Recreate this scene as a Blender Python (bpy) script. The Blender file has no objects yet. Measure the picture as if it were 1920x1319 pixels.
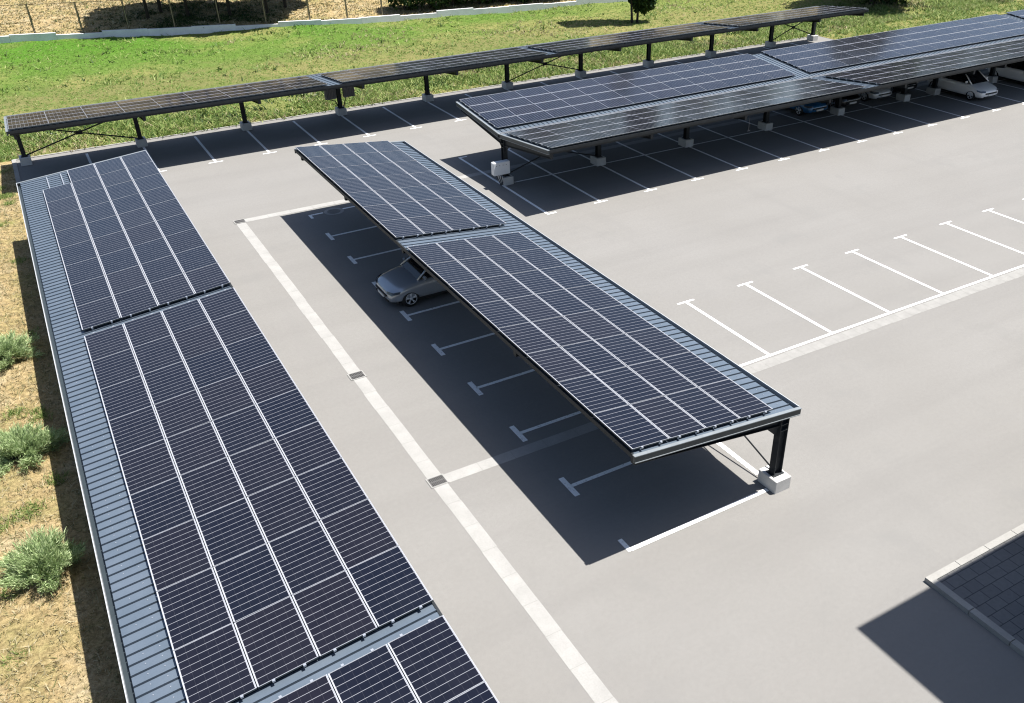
import bpy, bmesh, math, random
import numpy as np
from mathutils import Vector, Matrix
random.seed(7)
rng = np.random.default_rng(7)
R = math.radians
scene = bpy.context.scene
COL = scene.collection

# ------------------------------------------------------------------ camera
CAM = Vector((-6.389, -17.367, 14.551))
yaw, pit, rol = R(30.428), R(-32.066), R(-0.692)
fwd = Vector((math.sin(yaw)*math.cos(pit), math.cos(yaw)*math.cos(pit), math.sin(pit)))
rt = Vector((math.cos(yaw), -math.sin(yaw), 0)); up = rt.cross(fwd)
rt2 = rt*math.cos(rol)+up*math.sin(rol); up2 = -rt*math.sin(rol)+up*math.cos(rol)
cd = bpy.data.cameras.new("camera")
cam = bpy.data.objects.new("camera", cd); COL.objects.link(cam)
cam.matrix_world = Matrix(((rt2.x, up2.x, -fwd.x, CAM.x), (rt2.y, up2.y, -fwd.y, CAM.y), (rt2.z, up2.z, -fwd.z, CAM.z), (0, 0, 0, 1)))
FPX = 1663.344
cd.sensor_width = 36; cd.lens = FPX/1920*36
cd.shift_x = -94.019/1920; cd.shift_y = 48.783/1920
cd.clip_start = 0.1; cd.clip_end = 5000
scene.camera = cam
scene.cycles.pixel_filter_type = 'BLACKMAN_HARRIS'; scene.cycles.filter_width = 1.15

# ------------------------------------------------------------------ light
TX, TY = 0.35, -0.11
sunv = Vector((TX, TY, 1)).normalized()
world = bpy.data.worlds.new("World"); scene.world = world; world.use_nodes = True
wn = world.node_tree.nodes; wn.clear()
wo = wn.new('ShaderNodeOutputWorld'); bg = wn.new('ShaderNodeBackground'); sky = wn.new('ShaderNodeTexSky')
sky.sky_type = 'NISHITA'; sky.sun_disc = False
sky.sun_elevation = math.asin(sunv.z); sky.sun_rotation = math.atan2(TX, TY)
sky.air_density = 1.0; sky.dust_density = 1.2; sky.ozone_density = 1.0
bg.inputs['Strength'].default_value = 0.062
world.node_tree.links.new(sky.outputs[0], bg.inputs[0]); world.node_tree.links.new(bg.outputs[0], wo.inputs[0])
sd = bpy.data.lights.new("sun", 'SUN'); sd.energy = 4.6; sd.angle = R(0.5); sd.color = (1.0, 0.965, 0.915)
sun = bpy.data.objects.new("sun", sd); COL.objects.link(sun); sun.location = (20, -10, 60)
sun.rotation_euler = sunv.to_track_quat('Z', 'Y').to_euler()
vs = scene.view_settings
scene.display_settings.display_device = 'sRGB'
vs.view_transform = 'Standard'; vs.look = 'None'; vs.gamma = 1; vs.exposure = 1.25; vs.use_curve_mapping = False

# ------------------------------------------------------------------ materials
class NT:
    def __init__(s, name, rough=0.6, metal=0.0, spec=0.5):
        s.m = bpy.data.materials.new(name); s.m.use_nodes = True
        s.t = s.m.node_tree; s.b = s.t.nodes['Principled BSDF']
        s.b.inputs['Roughness'].default_value = rough; s.b.inputs['Metallic'].default_value = metal
        s.b.inputs['Specular IOR Level'].default_value = spec
    def n(s, typ, **kw):
        o = s.t.nodes.new(typ)
        for k, v in kw.items():
            if k in o.inputs: o.inputs[k].default_value = v
            else: setattr(o, k, v)
        return o
    def l(s, a, b): s.t.links.new(a, b)
    def coord(s, which='Object'): return s.n('ShaderNodeTexCoord').outputs[which]
    def noise(s, scale, detail=4, rough=0.55, vec=None, out='Fac'):
        o = s.n('ShaderNodeTexNoise', Scale=scale, Detail=detail, Roughness=rough)
        s.l(vec or s.coord(), o.inputs['Vector']); return o.outputs[out]
    def ramp(s, fac, stops):
        o = s.n('ShaderNodeValToRGB'); e = o.color_ramp.elements
        while len(e) < len(stops): e.new(0.5)
        for k, (p, c) in enumerate(stops):
            e[k].position = p; e[k].color = (*c, 1) if len(c) == 3 else c
        s.l(fac, o.inputs[0]); return o.outputs[0]
    def mix(s, fac, a, b, mode='MIX'):
        o = s.n('ShaderNodeMix', data_type='RGBA', blend_type=mode)
        for sock, v in ((o.inputs[0], fac), (o.inputs[6], a), (o.inputs[7], b)):
            if isinstance(v, (int, float)): sock.default_value = v
            elif isinstance(v, tuple): sock.default_value = (*v, 1)
            else: s.l(v, sock)
        return o.outputs[2]
    def math(s, op, a, b=None, c=None):
        o = s.n('ShaderNodeMath', operation=op)
        for k, v in enumerate((a, b, c)):
            if v is None: continue
            if isinstance(v, (int, float)): o.inputs[k].default_value = v
            else: s.l(v, o.inputs[k])
        return o.outputs[0]
    def color(s, c):
        if isinstance(c, tuple): s.b.inputs['Base Color'].default_value = (*c, 1)
        else: s.l(c, s.b.inputs['Base Color'])
    def bump(s, h, strength=0.3, dist=0.02):
        o = s.n('ShaderNodeBump', Strength=strength, Distance=dist); s.l(h, o.inputs['Height']); s.l(o.outputs[0], s.b.inputs['Normal'])

def simple(name, c, rough=0.6, metal=0.0, spec=0.5, var=0.12, scale=6.0):
    t = NT(name, rough, metal, spec)
    f = t.noise(scale, 5)
    t.color(t.ramp(f, [(0.25, tuple(x*(1-var) for x in c)), (0.75, tuple(min(1, x*(1+var)) for x in c))]))
    return t.m

def m_asphalt():
    t = NT('asphalt', 0.92, 0, 0.15)
    big = t.noise(0.16, 6, 0.6); fine = t.noise(9.0, 6, 0.7); spk = t.noise(70.0, 2, 0.6)
    # long faint wheel tracks
    mp = t.n('ShaderNodeMapping'); mp.inputs['Scale'].default_value = (0.08, 0.9, 1); t.l(t.coord(), mp.inputs['Vector'])
    trk = t.noise(0.7, 5, 0.6, mp.outputs[0])
    c = t.ramp(big, [(0.3, (0.266, 0.257, 0.242)), (0.7, (0.290, 0.282, 0.268))])
    c = t.mix(t.ramp(trk, [(0.45, (0, 0, 0)), (0.7, (0.6, 0.6, 0.6))]), c, (0.248, 0.240, 0.228))
    c = t.mix(0.32, c, t.ramp(fine, [(0.3, (0.72, 0.72, 0.72)), (0.7, (1, 1, 1))]), 'MULTIPLY')
    c = t.mix(0.6, c, t.ramp(spk, [(0.30, (0.55, 0.55, 0.55)), (0.48, (1, 1, 1))]), 'MULTIPLY')
    # scattered oil drips and pebbles
    v = t.n('ShaderNodeTexVoronoi', Scale=0.8); t.l(t.coord(), v.inputs['Vector'])
    c = t.mix(t.ramp(v.outputs['Distance'], [(0.006, (0.5, 0.5, 0.5)), (0.018, (0, 0, 0))]), c, (0.12, 0.115, 0.11))
    st = t.noise(0.45, 6, 0.7)
    c = t.mix(t.ramp(st, [(0.56, (0, 0, 0)), (0.70, (0.65, 0.65, 0.65))]), c, (0.232, 0.227, 0.217))
    mp2 = t.n('ShaderNodeMapping'); mp2.inputs['Scale'].default_value = (0.35, 0.05, 1); mp2.inputs['Rotation'].default_value = (0, 0, 0.6); t.l(t.coord(), mp2.inputs['Vector'])
    t2 = t.noise(1.6, 5, 0.65, mp2.outputs[0])
    c = t.mix(t.ramp(t2, [(0.56, (0, 0, 0)), (0.72, (0.4, 0.4, 0.4))]), c, (0.228, 0.222, 0.212))
    grit = t.noise(22, 3, 0.8); patch = t.noise(0.28, 4, 0.6)
    c = t.mix(t.mix(1.0, t.ramp(grit, [(0.56, (0, 0, 0)), (0.66, (0.55, 0.55, 0.55))]), t.ramp(patch, [(0.45, (0, 0, 0)), (0.65, (1, 1, 1))]), 'MULTIPLY'), c, (0.205, 0.198, 0.188))
    t.color(c); t.bump(spk, 0.25, 0.006); return t.m
def m_paint():
    t = NT('road_paint', 0.7, 0, 0.3)
    w = t.noise(14, 6, 0.75); b = t.noise(0.8, 3)
    c = t.mix(t.ramp(w, [(0.36, (1, 1, 1)), (0.44, (0, 0, 0))]), t.ramp(b, [(0.3, (0.68, 0.69, 0.68)), (0.7, (0.80, 0.80, 0.79))]), (0.40, 0.39, 0.37))
    c = t.mix(t.ramp(t.noise(3.2, 6, 0.8), [(0.56, (0, 0, 0)), (0.70, (0.75, 0.75, 0.75))]), c, (0.33, 0.325, 0.31))
    t.color(c); return t.m
def m_concrete(name, c, sc=1.0):
    t = NT(name, 0.9, 0, 0.2)
    a = t.noise(1.6*sc, 6, 0.65); f = t.noise(30*sc, 4, 0.7)
    k = t.ramp(a, [(0.25, tuple(x*0.82 for x in c)), (0.75, tuple(x*1.06 for x in c))])
    k = t.mix(0.35, k, t.ramp(f, [(0.3, (0.6, 0.6, 0.6)), (0.6, (1, 1, 1))]), 'MULTIPLY')
    t.color(k); t.bump(f, 0.3, 0.006); return t.m
def m_paver():
    t = NT('paving_stone', 0.88, 0, 0.2)
    br = t.n('ShaderNodeTexBrick', Scale=1.0)
    br.offset = 0.5
    br.inputs['Brick Width'].default_value = 0.40; br.inputs['Row Height'].default_value = 0.30; br.inputs['Mortar Size'].default_value = 0.008
    br.inputs['Color1'].default_value = (0.175, 0.175, 0.178, 1); br.inputs['Color2'].default_value = (0.20, 0.20, 0.20, 1); br.inputs['Mortar'].default_value = (0.055, 0.055, 0.06, 1)
    t.l(t.coord(), br.inputs['Vector'])
    c = t.mix(0.4, br.outputs['Color'], t.ramp(t.noise(12, 5, 0.7), [(0.3, (0.6, 0.6, 0.6)), (0.65, (1, 1, 1))]), 'MULTIPLY')
    t.color(c); t.bump(br.outputs['Fac'], -0.5, 0.01); return t.m
def m_cells():
    t = NT('photovoltaic_cells', 0.15, 0, 0.38)
    uv = t.n('ShaderNodeUVMap'); uv.uv_map = 'UVMap'
    sep = t.n('ShaderNodeSeparateXYZ'); t.l(uv.outputs[0], sep.inputs[0])
    fv = t.math('FRACT', t.math('MULTIPLY', sep.outputs[1], 10.0))
    line = t.math('LESS_THAN', t.math('ABSOLUTE', t.math('SUBTRACT', fv, 0.5)), 0.472)      # 1 = cell, 0 = strip of backsheet
    fu = t.math('FRACT', t.math('MULTIPLY', sep.outputs[0], 6.0))
    colm = t.math('LESS_THAN', t.math('ABSOLUTE', t.math('SUBTRACT', fu, 0.5)), 0.490)
    oi = t.n('ShaderNodeObjectInfo')
    nz = t.noise(2.3, 2, 0.5)
    cc = t.ramp(oi.outputs['Random'], [(0.0, (0.0060, 0.0078, 0.0165)), (0.5, (0.0085, 0.0090, 0.0165)), (1.0, (0.0104, 0.0098, 0.0165))])
    cc = t.mix(0.5, cc, t.ramp(nz, [(0.3, (0.7, 0.75, 0.8)), (0.7, (1.15, 1.05, 1.1))]), 'MULTIPLY')
    c = cc
    c = t.mix(t.math('MULTIPLY', t.math('SUBTRACT', 1.0, colm), 0.09), c, (0.45, 0.45, 0.48))
    c = t.mix(line, (0.31, 0.32, 0.35), c)
    # thin settled dust, a little heavier in places
    dust = t.noise(1.1, 5, 0.6)
    c = t.mix(t.ramp(dust, [(0.35, (0.003, 0.003, 0.003)), (0.75, (0.012, 0.012, 0.012))]), c, (0.40, 0.41, 0.40))
    t.color(c)
    t.l(t.ramp(dust, [(0.3, (0.10, 0.10, 0.10)), (0.8, (0.19, 0.19, 0.19))]), t.b.inputs['Roughness'])
    return t.m
def m_deck():
    t = NT('standing_seam_sheet', 0.42, 0.35, 0.5)
    n1 = t.noise(1.2, 4); n2 = t.noise(26, 3, 0.7)
    c = t.ramp(n1, [(0.3, (0.140, 0.182, 0.232)), (0.7, (0.175, 0.218, 0.272))])
    c = t.mix(0.25, c, t.ramp(n2, [(0.35, (0.75, 0.75, 0.75)), (0.6, (1, 1, 1))]), 'MULTIPLY')
    t.color(c); return t.m
def m_steel():
    t = NT('anthracite_steel', 0.55, 0.0, 0.25)
    t.color(t.ramp(t.noise(2.5, 5, 0.6), [(0.3, (0.020, 0.024, 0.028)), (0.75, (0.033, 0.038, 0.043))])); return t.m
def m_ground(name, dry):
    t = NT(name, 1.0, 0, 0.05)
    a = t.noise(0.09, 5, 0.6); b = t.noise(0.55, 6, 0.65); f = t.noise(7, 6, 0.75); g = t.noise(26, 4, 0.8)
    if dry:
        c = t.ramp(b, [(0.26, (0.25, 0.25, 0.085)), (0.38, (0.42, 0.355, 0.17)), (0.52, (0.50, 0.385, 0.205)), (0.64, (0.58, 0.48, 0.30)), (0.74, (0.76, 0.69, 0.54))])
        c = t.mix(0.75, c, t.ramp(f, [(0.33, (0.30, 0.27, 0.21)), (0.58, (1.18, 1.15, 1.1))]), 'MULTIPLY')
    else:
        y = t.n('ShaderNodeSeparateXYZ'); t.l(t.coord(), y.inputs[0])
        yy = t.math('MULTIPLY_ADD', t.math('SUBTRACT', y.outputs[1], 36.0), 1/30.0, t.math('MULTIPLY', t.math('SUBTRACT', b, 0.5), 0.5))
        band = t.ramp(yy, [(0.0, (0.27, 0.275, 0.11)), (0.22, (0.19, 0.24, 0.072)), (0.40, (0.235, 0.235, 0.10)), (0.60, (0.155, 0.25, 0.056)), (0.95, (0.11, 0.25, 0.034))])
        dr = t.ramp(a, [(0.50, (0, 0, 0)), (0.64, (0.75, 0.75, 0.75))])
        xr = t.ramp(t.math('MULTIPLY_ADD', y.outputs[0], 1/70.0, t.math('MULTIPLY', t.math('SUBTRACT', b, 0.5), 0.6)), [(0.42, (0, 0, 0)), (0.62, (0.38, 0.38, 0.38))])
        c = t.mix(t.math('MAXIMUM', dr, xr), band, (0.36, 0.32, 0.14))
        c = t.mix(0.85, c, t.ramp(f, [(0.30, (0.42, 0.48, 0.38)), (0.62, (1.2, 1.15, 1.05))]), 'MULTIPLY')
    c = t.mix(0.6, c, t.ramp(g, [(0.30, (0.45, 0.45, 0.42)), (0.60, (1.1, 1.1, 1.1))]), 'MULTIPLY')
    t.color(c); t.bump(f, 0.9, 0.12); return t.m
def m_leaf(name, stops, trans=0.25):
    t = NT(name, 0.65, 0, 0.25)
    g = t.n('ShaderNodeNewGeometry')
    c = t.ramp(g.outputs['Random Per Island'], stops); t.color(c)
    tr = t.n('ShaderNodeBsdfTranslucent'); t.l(c, tr.inputs[0])
    mx = t.n('ShaderNodeMixShader'); mx.inputs[0].default_value = trans
    out = t.t.nodes['Material Output']
    t.l(t.b.outputs[0], mx.inputs[1]); t.l(tr.outputs[0], mx.inputs[2]); t.l(mx.outputs[0], out.inputs[0]); return t.m
def m_car(name, c, metal=0.55, rough=0.3):
    t = NT(name, rough, metal, 0.5); t.b.inputs['Coat Weight'].default_value = 0.8; t.b.inputs['Coat Roughness'].default_value = 0.05
    t.color(t.mix(0.2, c, t.ramp(t.noise(400, 2), [(0.3, (0.8, 0.8, 0.8)), (0.7, (1.1, 1.1, 1.1))]), 'MULTIPLY')); return t.m

M = dict(
    lip=simple('sunlit_galvanised_lip', (0.52, 0.54, 0.56), 0.45, 0.1), sheet=simple('panel_backsheet', (0.42, 0.43, 0.47), 0.4, var=0.05),
    asphalt=m_asphalt(), paint=m_paint(), gutter=m_concrete('pale_concrete', (0.42, 0.413, 0.395)), gutter2=m_concrete('worn_pale_concrete', (0.365, 0.358, 0.34), 2.0), kerb=m_concrete('kerb_concrete', (0.40, 0.39, 0.365)),
    footing=m_concrete('footing_concrete', (0.55, 0.545, 0.53), 1.5), wall=m_concrete('wall_concrete', (0.74, 0.74, 0.75), 0.6), paver=m_paver(),
    cells=m_cells(), frame=simple('aluminium_frame', (0.54, 0.56, 0.60), 0.45, 0.25, var=0.05), rail=simple('aluminium_rail', (0.62, 0.65, 0.70), 0.35, 0.6, var=0.08),
    deck=m_deck(), steel=m_steel(), trim_shade=simple('grey_trim_and_shade', (0.040, 0.054, 0.062), 0.42, 0.2), guttermetal=simple('gutter_metal', (0.30, 0.33, 0.35), 0.42, 0.3),
    black=simple('black_rubber', (0.012, 0.012, 0.013), 0.7), iron=simple('cast_iron', (0.16, 0.155, 0.15), 0.6, 0.2), pit=simple('dark_pit', (0.01, 0.01, 0.01), 0.9),
    box=simple('white_enclosure', (0.66, 0.68, 0.70), 0.4, var=0.04), greybox=simple('grey_enclosure', (0.20, 0.20, 0.205), 0.5), cable=simple('cable_black', (0.015, 0.015, 0.015), 0.6),
    grass=m_ground('meadow_grass', False), dry=m_ground('dry_grass_soil', True),
    blade=m_leaf('grass_blades', [(0.0, (0.11, 0.22, 0.032)), (0.4, (0.175, 0.32, 0.05)), (0.75, (0.26, 0.38, 0.08)), (1.0, (0.52, 0.54, 0.24))], 0.35),
    straw=m_leaf('straw_blades', [(0.0, (0.16, 0.17, 0.055)), (0.4, (0.36, 0.30, 0.15)), (1.0, (0.60, 0.52, 0.33))], 0.2),
    juniper=m_leaf('juniper_needles', [(0.0, (0.13, 0.20, 0.075)), (0.5, (0.32, 0.42, 0.185)), (1.0, (0.57, 0.66, 0.37))], 0.25),
    leaf=m_leaf('tree_leaves', [(0.0, (0.018, 0.045, 0.010)), (0.6, (0.045, 0.095, 0.02)), (1.0, (0.10, 0.16, 0.035))], 0.25),
    woodleaf=m_leaf('far_wood_leaves', [(0.0, (0.06, 0.085, 0.035)), (0.6, (0.13, 0.165, 0.075)), (1.0, (0.22, 0.25, 0.12))], 0.25),
    weed=m_leaf('weed_leaves', [(0.0, (0.09, 0.17, 0.035)), (0.5, (0.21, 0.32, 0.07)), (1.0, (0.50, 0.54, 0.20))], 0.3),
    flower=m_leaf('white_flowers', [(0.0, (0.45, 0.47, 0.35)), (1.0, (0.75, 0.75, 0.68))], 0.2),
    bark=simple('bark', (0.05, 0.04, 0.03), 0.95, var=0.4, scale=9),
    glass=simple('car_glass', (0.006, 0.007, 0.009), 0.06, 0, 0.6), lamp=simple('headlamp_glass', (0.10, 0.12, 0.15), 0.08, 0.2), rim=simple('alloy_rim', (0.80, 0.81, 0.83), 0.35, 0.2),
    plate=simple('number_plate', (0.68, 0.68, 0.66), 0.5, var=0.03), white=m_car('white_paint', (0.80, 0.80, 0.79), 0.0, 0.35), silver=m_car('silver_paint', (0.47, 0.51, 0.56), 0.35, 0.22),
    blue=m_car('blue_paint', (0.02, 0.16, 0.38), 0.2), dark=m_car('black_paint', (0.018, 0.018, 0.02), 0.2), pale=m_car('pale_silver_paint', (0.62, 0.63, 0.65), 0.2),
    render=m_concrete('cream_render', (0.55, 0.52, 0.46), 0.4), roofing=simple('roof_felt', (0.10, 0.10, 0.10), 0.9), wing=simple('window_glass', (0.02, 0.025, 0.03), 0.05, 0, 0.6),
    rust=simple('rusty_steel', (0.10, 0.075, 0.05), 0.8, 0.2, var=0.3, scale=20), soil=m_ground('bare_soil', True))

K = 0.72
for key, m in M.items():
    if key in ('paint', 'plate', 'white', 'box', 'glass', 'wall', 'footing', 'rim', 'pale', 'juniper'): continue
    nt = m.node_tree; bc = nt.nodes['Principled BSDF'].inputs['Base Color']
    if not bc.links: bc.default_value = tuple(v*K for v in bc.default_value[:3])+(1,); continue
    src = bc.links[0].from_socket; dst = [l.to_socket for l in nt.links if l.from_socket == src and (l.to_socket == bc or l.to_node.type == 'BSDF_TRANSLUCENT')]
    mx = nt.nodes.new('ShaderNodeMix'); mx.data_type = 'RGBA'; mx.blend_type = 'MULTIPLY'; mx.inputs[0].default_value = 1; mx.inputs[7].default_value = (K, K, K, 1)
    nt.links.new(src, mx.inputs[6])
    for d in dst: nt.links.new(mx.outputs[2], d)

# ------------------------------------------------------------------ mesh helpers
class MB:
    def __init__(s): s.v = []; s.f = []; s.mi = []; s.mats = []; s.smooth = []
    def mat(s, m):
        m = M[m] if isinstance(m, str) else m
        if m not in s.mats: s.mats.append(m)
        return s.mats.index(m)
    def add(s, vs, fs, m, sm=False):
        o = len(s.v); k = s.mat(m); s.v += [tuple(v) for v in vs]
        for f in fs: s.f.append(tuple(i+o for i in f)); s.mi.append(k); s.smooth.append(sm)
    def hexa(s, p, m):   # eight corners: bottom ring, top ring
        s.add(p, [(3, 2, 1, 0), (4, 5, 6, 7), (0, 1, 5, 4), (1, 2, 6, 5), (2, 3, 7, 6), (3, 0, 4, 7)], m)
    def box(s, x0, x1, y0, y1, z0, z1, m, fn=None):
        p = [(x0, y0, z0), (x1, y0, z0), (x1, y1, z0), (x0, y1, z0), (x0, y0, z1), (x1, y0, z1), (x1, y1, z1), (x0, y1, z1)]
        if fn: p = [fn(*q) for q in p]
        s.hexa(p, m)
    def quad(s, a, b, c, d, m): s.add([a, b, c, d], [(0, 1, 2, 3)], m)
    def tube(s, a, b, r, m, n=6, r2=None):
        a, b = Vector(a), Vector(b); d = (b-a).normalized(); r2 = r if r2 is None else r2
        u = d.orthogonal().normalized(); w = d.cross(u)
        vs = [a+(u*math.cos(t)+w*math.sin(t))*r for t in [2*math.pi*k/n for k in range(n)]] + [b+(u*math.cos(t)+w*math.sin(t))*r2 for t in [2*math.pi*k/n for k in range(n)]]
        s.add(vs, [(k, (k+1) % n, n+(k+1) % n, n+k) for k in range(n)] + [tuple(range(n-1, -1, -1)), tuple(range(n, 2*n))], m, True)
    def bar(s, a, b, w, h, m):   # rectangular bar between two points
        a, b = Vector(a), Vector(b); d = (b-a).normalized()
        z = Vector((0, 0, 1)) if abs(d.z) < 0.95 else Vector((1, 0, 0))
        u = d.cross(z).normalized()*w/2; q = u.cross(d).normalized()*h/2
        s.hexa([a-u-q, a+u-q, b+u-q, b-u-q, a-u+q, a+u+q, b+u+q, b-u+q], m)
    def mesh(s, name, fix=True):
        me = bpy.data.meshes.new(name); me.from_pydata(s.v, [], s.f)
        for m in s.mats: me.materials.append(m)
        me.polygons.foreach_set('material_index', s.mi); me.polygons.foreach_set('use_smooth', s.smooth)
        if fix:
            bm = bmesh.new(); bm.from_mesh(me); bmesh.ops.recalc_face_normals(bm, faces=bm.faces); bm.to_mesh(me); bm.free()
        me.update(); return me
    def build(s, name, parent=None, fix=True): return link(name, s.mesh(name, fix), parent)
def link(name, me, parent=None, mat=None):
    o = bpy.data.objects.new(name, me); COL.objects.link(o)
    if parent: o.parent = parent
    if mat: o.matrix_local = mat
    return o
def tag(o, label=None, cat=None, group=None, kind=None):
    if label: o['label'] = label
    if cat: o['category'] = cat
    if group: o['group'] = group
    if kind: o['kind'] = kind
    return o
def thing(name, loc, label, cat, rz=0, group=None):
    o = bpy.data.objects.new(name, None); COL.objects.link(o); o.location = loc; o.rotation_euler = (0, 0, rz); o.empty_display_size = 0.3
    return tag(o, label, cat, group)
def copy_tree(o, parent=None):
    c = o.copy(); COL.objects.link(c)
    if parent: c.parent = parent
    for ch in list(o.children): copy_tree(ch, c)
    return c
def soup(name, V, mat, nper=3):      # many loose small faces at once
    n = len(V)//nper
    me = bpy.data.meshes.new(name); me.vertices.add(len(V)); me.vertices.foreach_set('co', np.asarray(V, dtype=np.float32).ravel())
    me.loops.add(n*nper); me.loops.foreach_set('vertex_index', np.arange(n*nper, dtype=np.int32))
    me.polygons.add(n); me.polygons.foreach_set('loop_start', np.arange(0, n*nper, nper, dtype=np.int32)); me.polygons.foreach_set('loop_total', np.full(n, nper, dtype=np.int32))
    me.update(calc_edges=True); me.materials.append(mat); return me
def seen(p):         # pixel of a world point in the 1920 wide photograph
    d = Vector(p)-CAM; z = d.dot(fwd)
    if z < 0.5: return None
    return (960+94.019+FPX*d.dot(rt2)/z, 659.5+48.783-FPX*d.dot(up2)/z)
def inframe(p, m=60):
    q = seen(p); return q is not None and -m < q[0] < 1920+m and -m < q[1] < 1319+m

# ------------------------------------------------------------------ ground
def gz(x, y):        # gentle unevenness of the meadow
    return 0.10*math.sin(x*0.21+1.3)*math.sin(y*0.17)+0.07*math.sin(x*0.55+y*0.4)+0.03*math.sin(x*1.7-y*1.3)
def sheet(name, xs, ys, fz, mat):
    vs = [(x, y, fz(x, y)) for y in ys for x in xs]; n = len(xs)
    fs = [(j*n+i, j*n+i+1, (j+1)*n+i+1, (j+1)*n+i) for j in range(len(ys)-1) for i in range(n-1)]
    b = MB(); b.add(vs, fs, mat, True); return tag(b.build(name, fix=False), kind='structure')
b = MB(); b.quad((-1500, -1500, -0.6), (1500, -1500, -0.6), (1500, 1500, -0.6), (-1500, 1500, -0.6), 'dry'); tag(b.build('ground', fix=False), kind='structure')
XW = [(-40.0, 81.2), (-7.07, 69.9), (18.3, 61.3), (44.2, 57.3), (130.0, 44.0)]   # line of the low wall
def wall_y(x):
    for (x0, y0), (x1, y1) in zip(XW, XW[1:]):
        if x <= x1 or x1 == 130.0: return y0+(y1-y0)*(x-x0)/(x1-x0)
EDGE = 35.75
def fade(y): return min(1, max(0, (y-EDGE)/3.0))
sheet('meadow', np.linspace(-40, 130, 171), np.concatenate([np.linspace(EDGE, 70, 70), np.linspace(72, 140, 20)]), lambda x, y: -0.03+fade(y)*(0.05+gz(x, y)), 'grass')
sheet('meadow_corner', np.linspace(48.6, 130, 84), np.concatenate([np.linspace(25.5, 36.2, 14)]), lambda x, y: .012+min(1, (x-48.6)/2, (y-25.5)/2)*(.09+abs(gz(x, y))), 'grass')
sheet('dry_verge', np.concatenate([np.linspace(-45, -10.5, 18), np.linspace(-10, -7.9, 8)]), np.linspace(-60, EDGE, 97), lambda x, y: -0.02+min(1, (-7.9-x)/2)*(0.04+0.5*gz(x*1.6, y*1.6)), 'dry')
def slope_z(x, y):
    d = max(0, y-wall_y(x)-0.1); return 0.32+0.10*d+0.35*gz(x*1.9, y*1.9)*min(1, d)
b = MB(); xs = np.linspace(-38, 128, 84); ds = np.concatenate([np.linspace(0.1, 12, 20), np.linspace(14, 60, 14)])
vs = [(x, wall_y(x)+d, slope_z(x, wall_y(x)+d)) for d in ds for x in xs]; n = len(xs)
b.add(vs, [(j*n+i, j*n+i+1, (j+1)*n+i+1, (j+1)*n+i) for j in range(len(ds)-1) for i in range(n-1)], 'soil', True); tag(b.build('soil_slope', fix=False), kind='structure')
b = MB(); xs = [-7.9]+list(np.linspace(0, 130, 14)); ys = list(np.linspace(-60, EDGE, 12))
b.add([(x, y, 0) for y in ys for x in xs], [(j*len(xs)+i, j*len(xs)+i+1, (j+1)*len(xs)+i+1, (j+1)*len(xs)+i) for j in range(len(ys)-1) for i in range(len(xs)-1)], 'asphalt')
tag(b.build('parking_lot', fix=False), kind='structure')
# kerb strips round the lot (flush concrete edging)
b = MB(); b.box(-8.02, -7.82, -60, EDGE+0.1, -0.2, 0.03, 'kerb')
x = -7.82
while x < 129: b.box(x, x+0.99, EDGE-0.06, EDGE+0.06, -0.2, 0.035, 'kerb'); x += 1.0
tag(b.build('edging_kerb'), kind='structure')
# paved corner with its kerb
b = MB(); b.box(8.05, 60, -60, -9.2, -0.1, 0.095, 'paver'); tag(b.build('pavement'), kind='structure')
b = MB(); x = 7.88
while x < 58: b.box(x if x > 7.9 else 7.88, x+0.985, -9.2, -9.03, -0.1, 0.12, 'kerb'); x += 1.0
y = -9.2
while y > -58: b.box(7.88, 8.05, y-0.985, y-0.002, -0.1, 0.12, 'kerb'); y -= 1.0
tag(b.build('pavement_kerb'), kind='structure')
# drainage channels
Z1, Z2, Z3 = 0.004, 0.008, 0.012
def strip(b, x0, x1, y0, y1, z, m): b.quad((x0, y0, z), (x1, y0, z), (x1, y1, z), (x0, y1, z), m)
b = MB()
def slabs(along, a0, a1, c, w=0.195, st=1.0, m='gutter'):
    a = a0
    while a < a1:
        e = min(a+st, a1); j = random.uniform(-0.012, 0.012)
        if along == 'y': strip(b, c-w+j, c+w+j, a, e-0.007, Z1, m)
        else: strip(b, a, e-0.007, c-w+j, c+w+j, Z1, m)
        a += st
slabs('y', -45, 20.72, 0.0); slabs('x', 0.22, 60, 20.93, 0.2); slabs('x', 0.22, 8.2, -0.02, 0.195); slabs('x', 8.22, 90, -0.03, 0.22, 0.5, 'gutter2')
tag(b.build('drainage_channel', fix=False), kind='structure')
# painted markings
b = MB(); LW = 0.062
def vline(x, y0, y1, w=LW): strip(b, x-w, x+w, y0, y1, Z2, 'paint')
def hline(y, x0, x1, w=LW): strip(b, x0, x1, y-w, y+w, Z2, 'paint')
def tee(x, y, along): (hline(y, x-0.36, x+0.36, 0.048) if along == 'x' else vline(x, y-0.42, y+0.42, 0.078))
for i in range(1, 9): yy = -4.75+2.75*i; tee(2.806, yy, 'y'); hline(yy, 2.866, 7.22)
vline(2.806, -4.80, -4.33, 0.06); hline(-4.75, 2.866, 7.08); vline(2.806, 19.58, 20.05, 0.06); hline(20.0, 2.866, 3.4); hline(20.0, 4.3, 7.0)
vline(7.30, -4.15, 19.9, 0.075)
for j in range(-1, 22):
    x = 11.716+2.75*j
    if j >= 0: tee(x, 4.70, 'x'); vline(x, 0.36, 4.64)
hline(0.30, 7.6, 90, 0.055)
for j in range(-1, 16):
    x = 14.50+2.75*j
    if j == -1: hline(14.56, x-0.06, x+0.42, 0.06); hline(23.64, x-0.06, x+0.42, 0.06)
    else: tee(x, 14.56, 'x'); tee(x, 23.64, 'x')
    vline(x, 14.62, 18.86); vline(x, 18.97, 23.58)
hline(18.915, 12.4, 55.5, 0.05)
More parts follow.
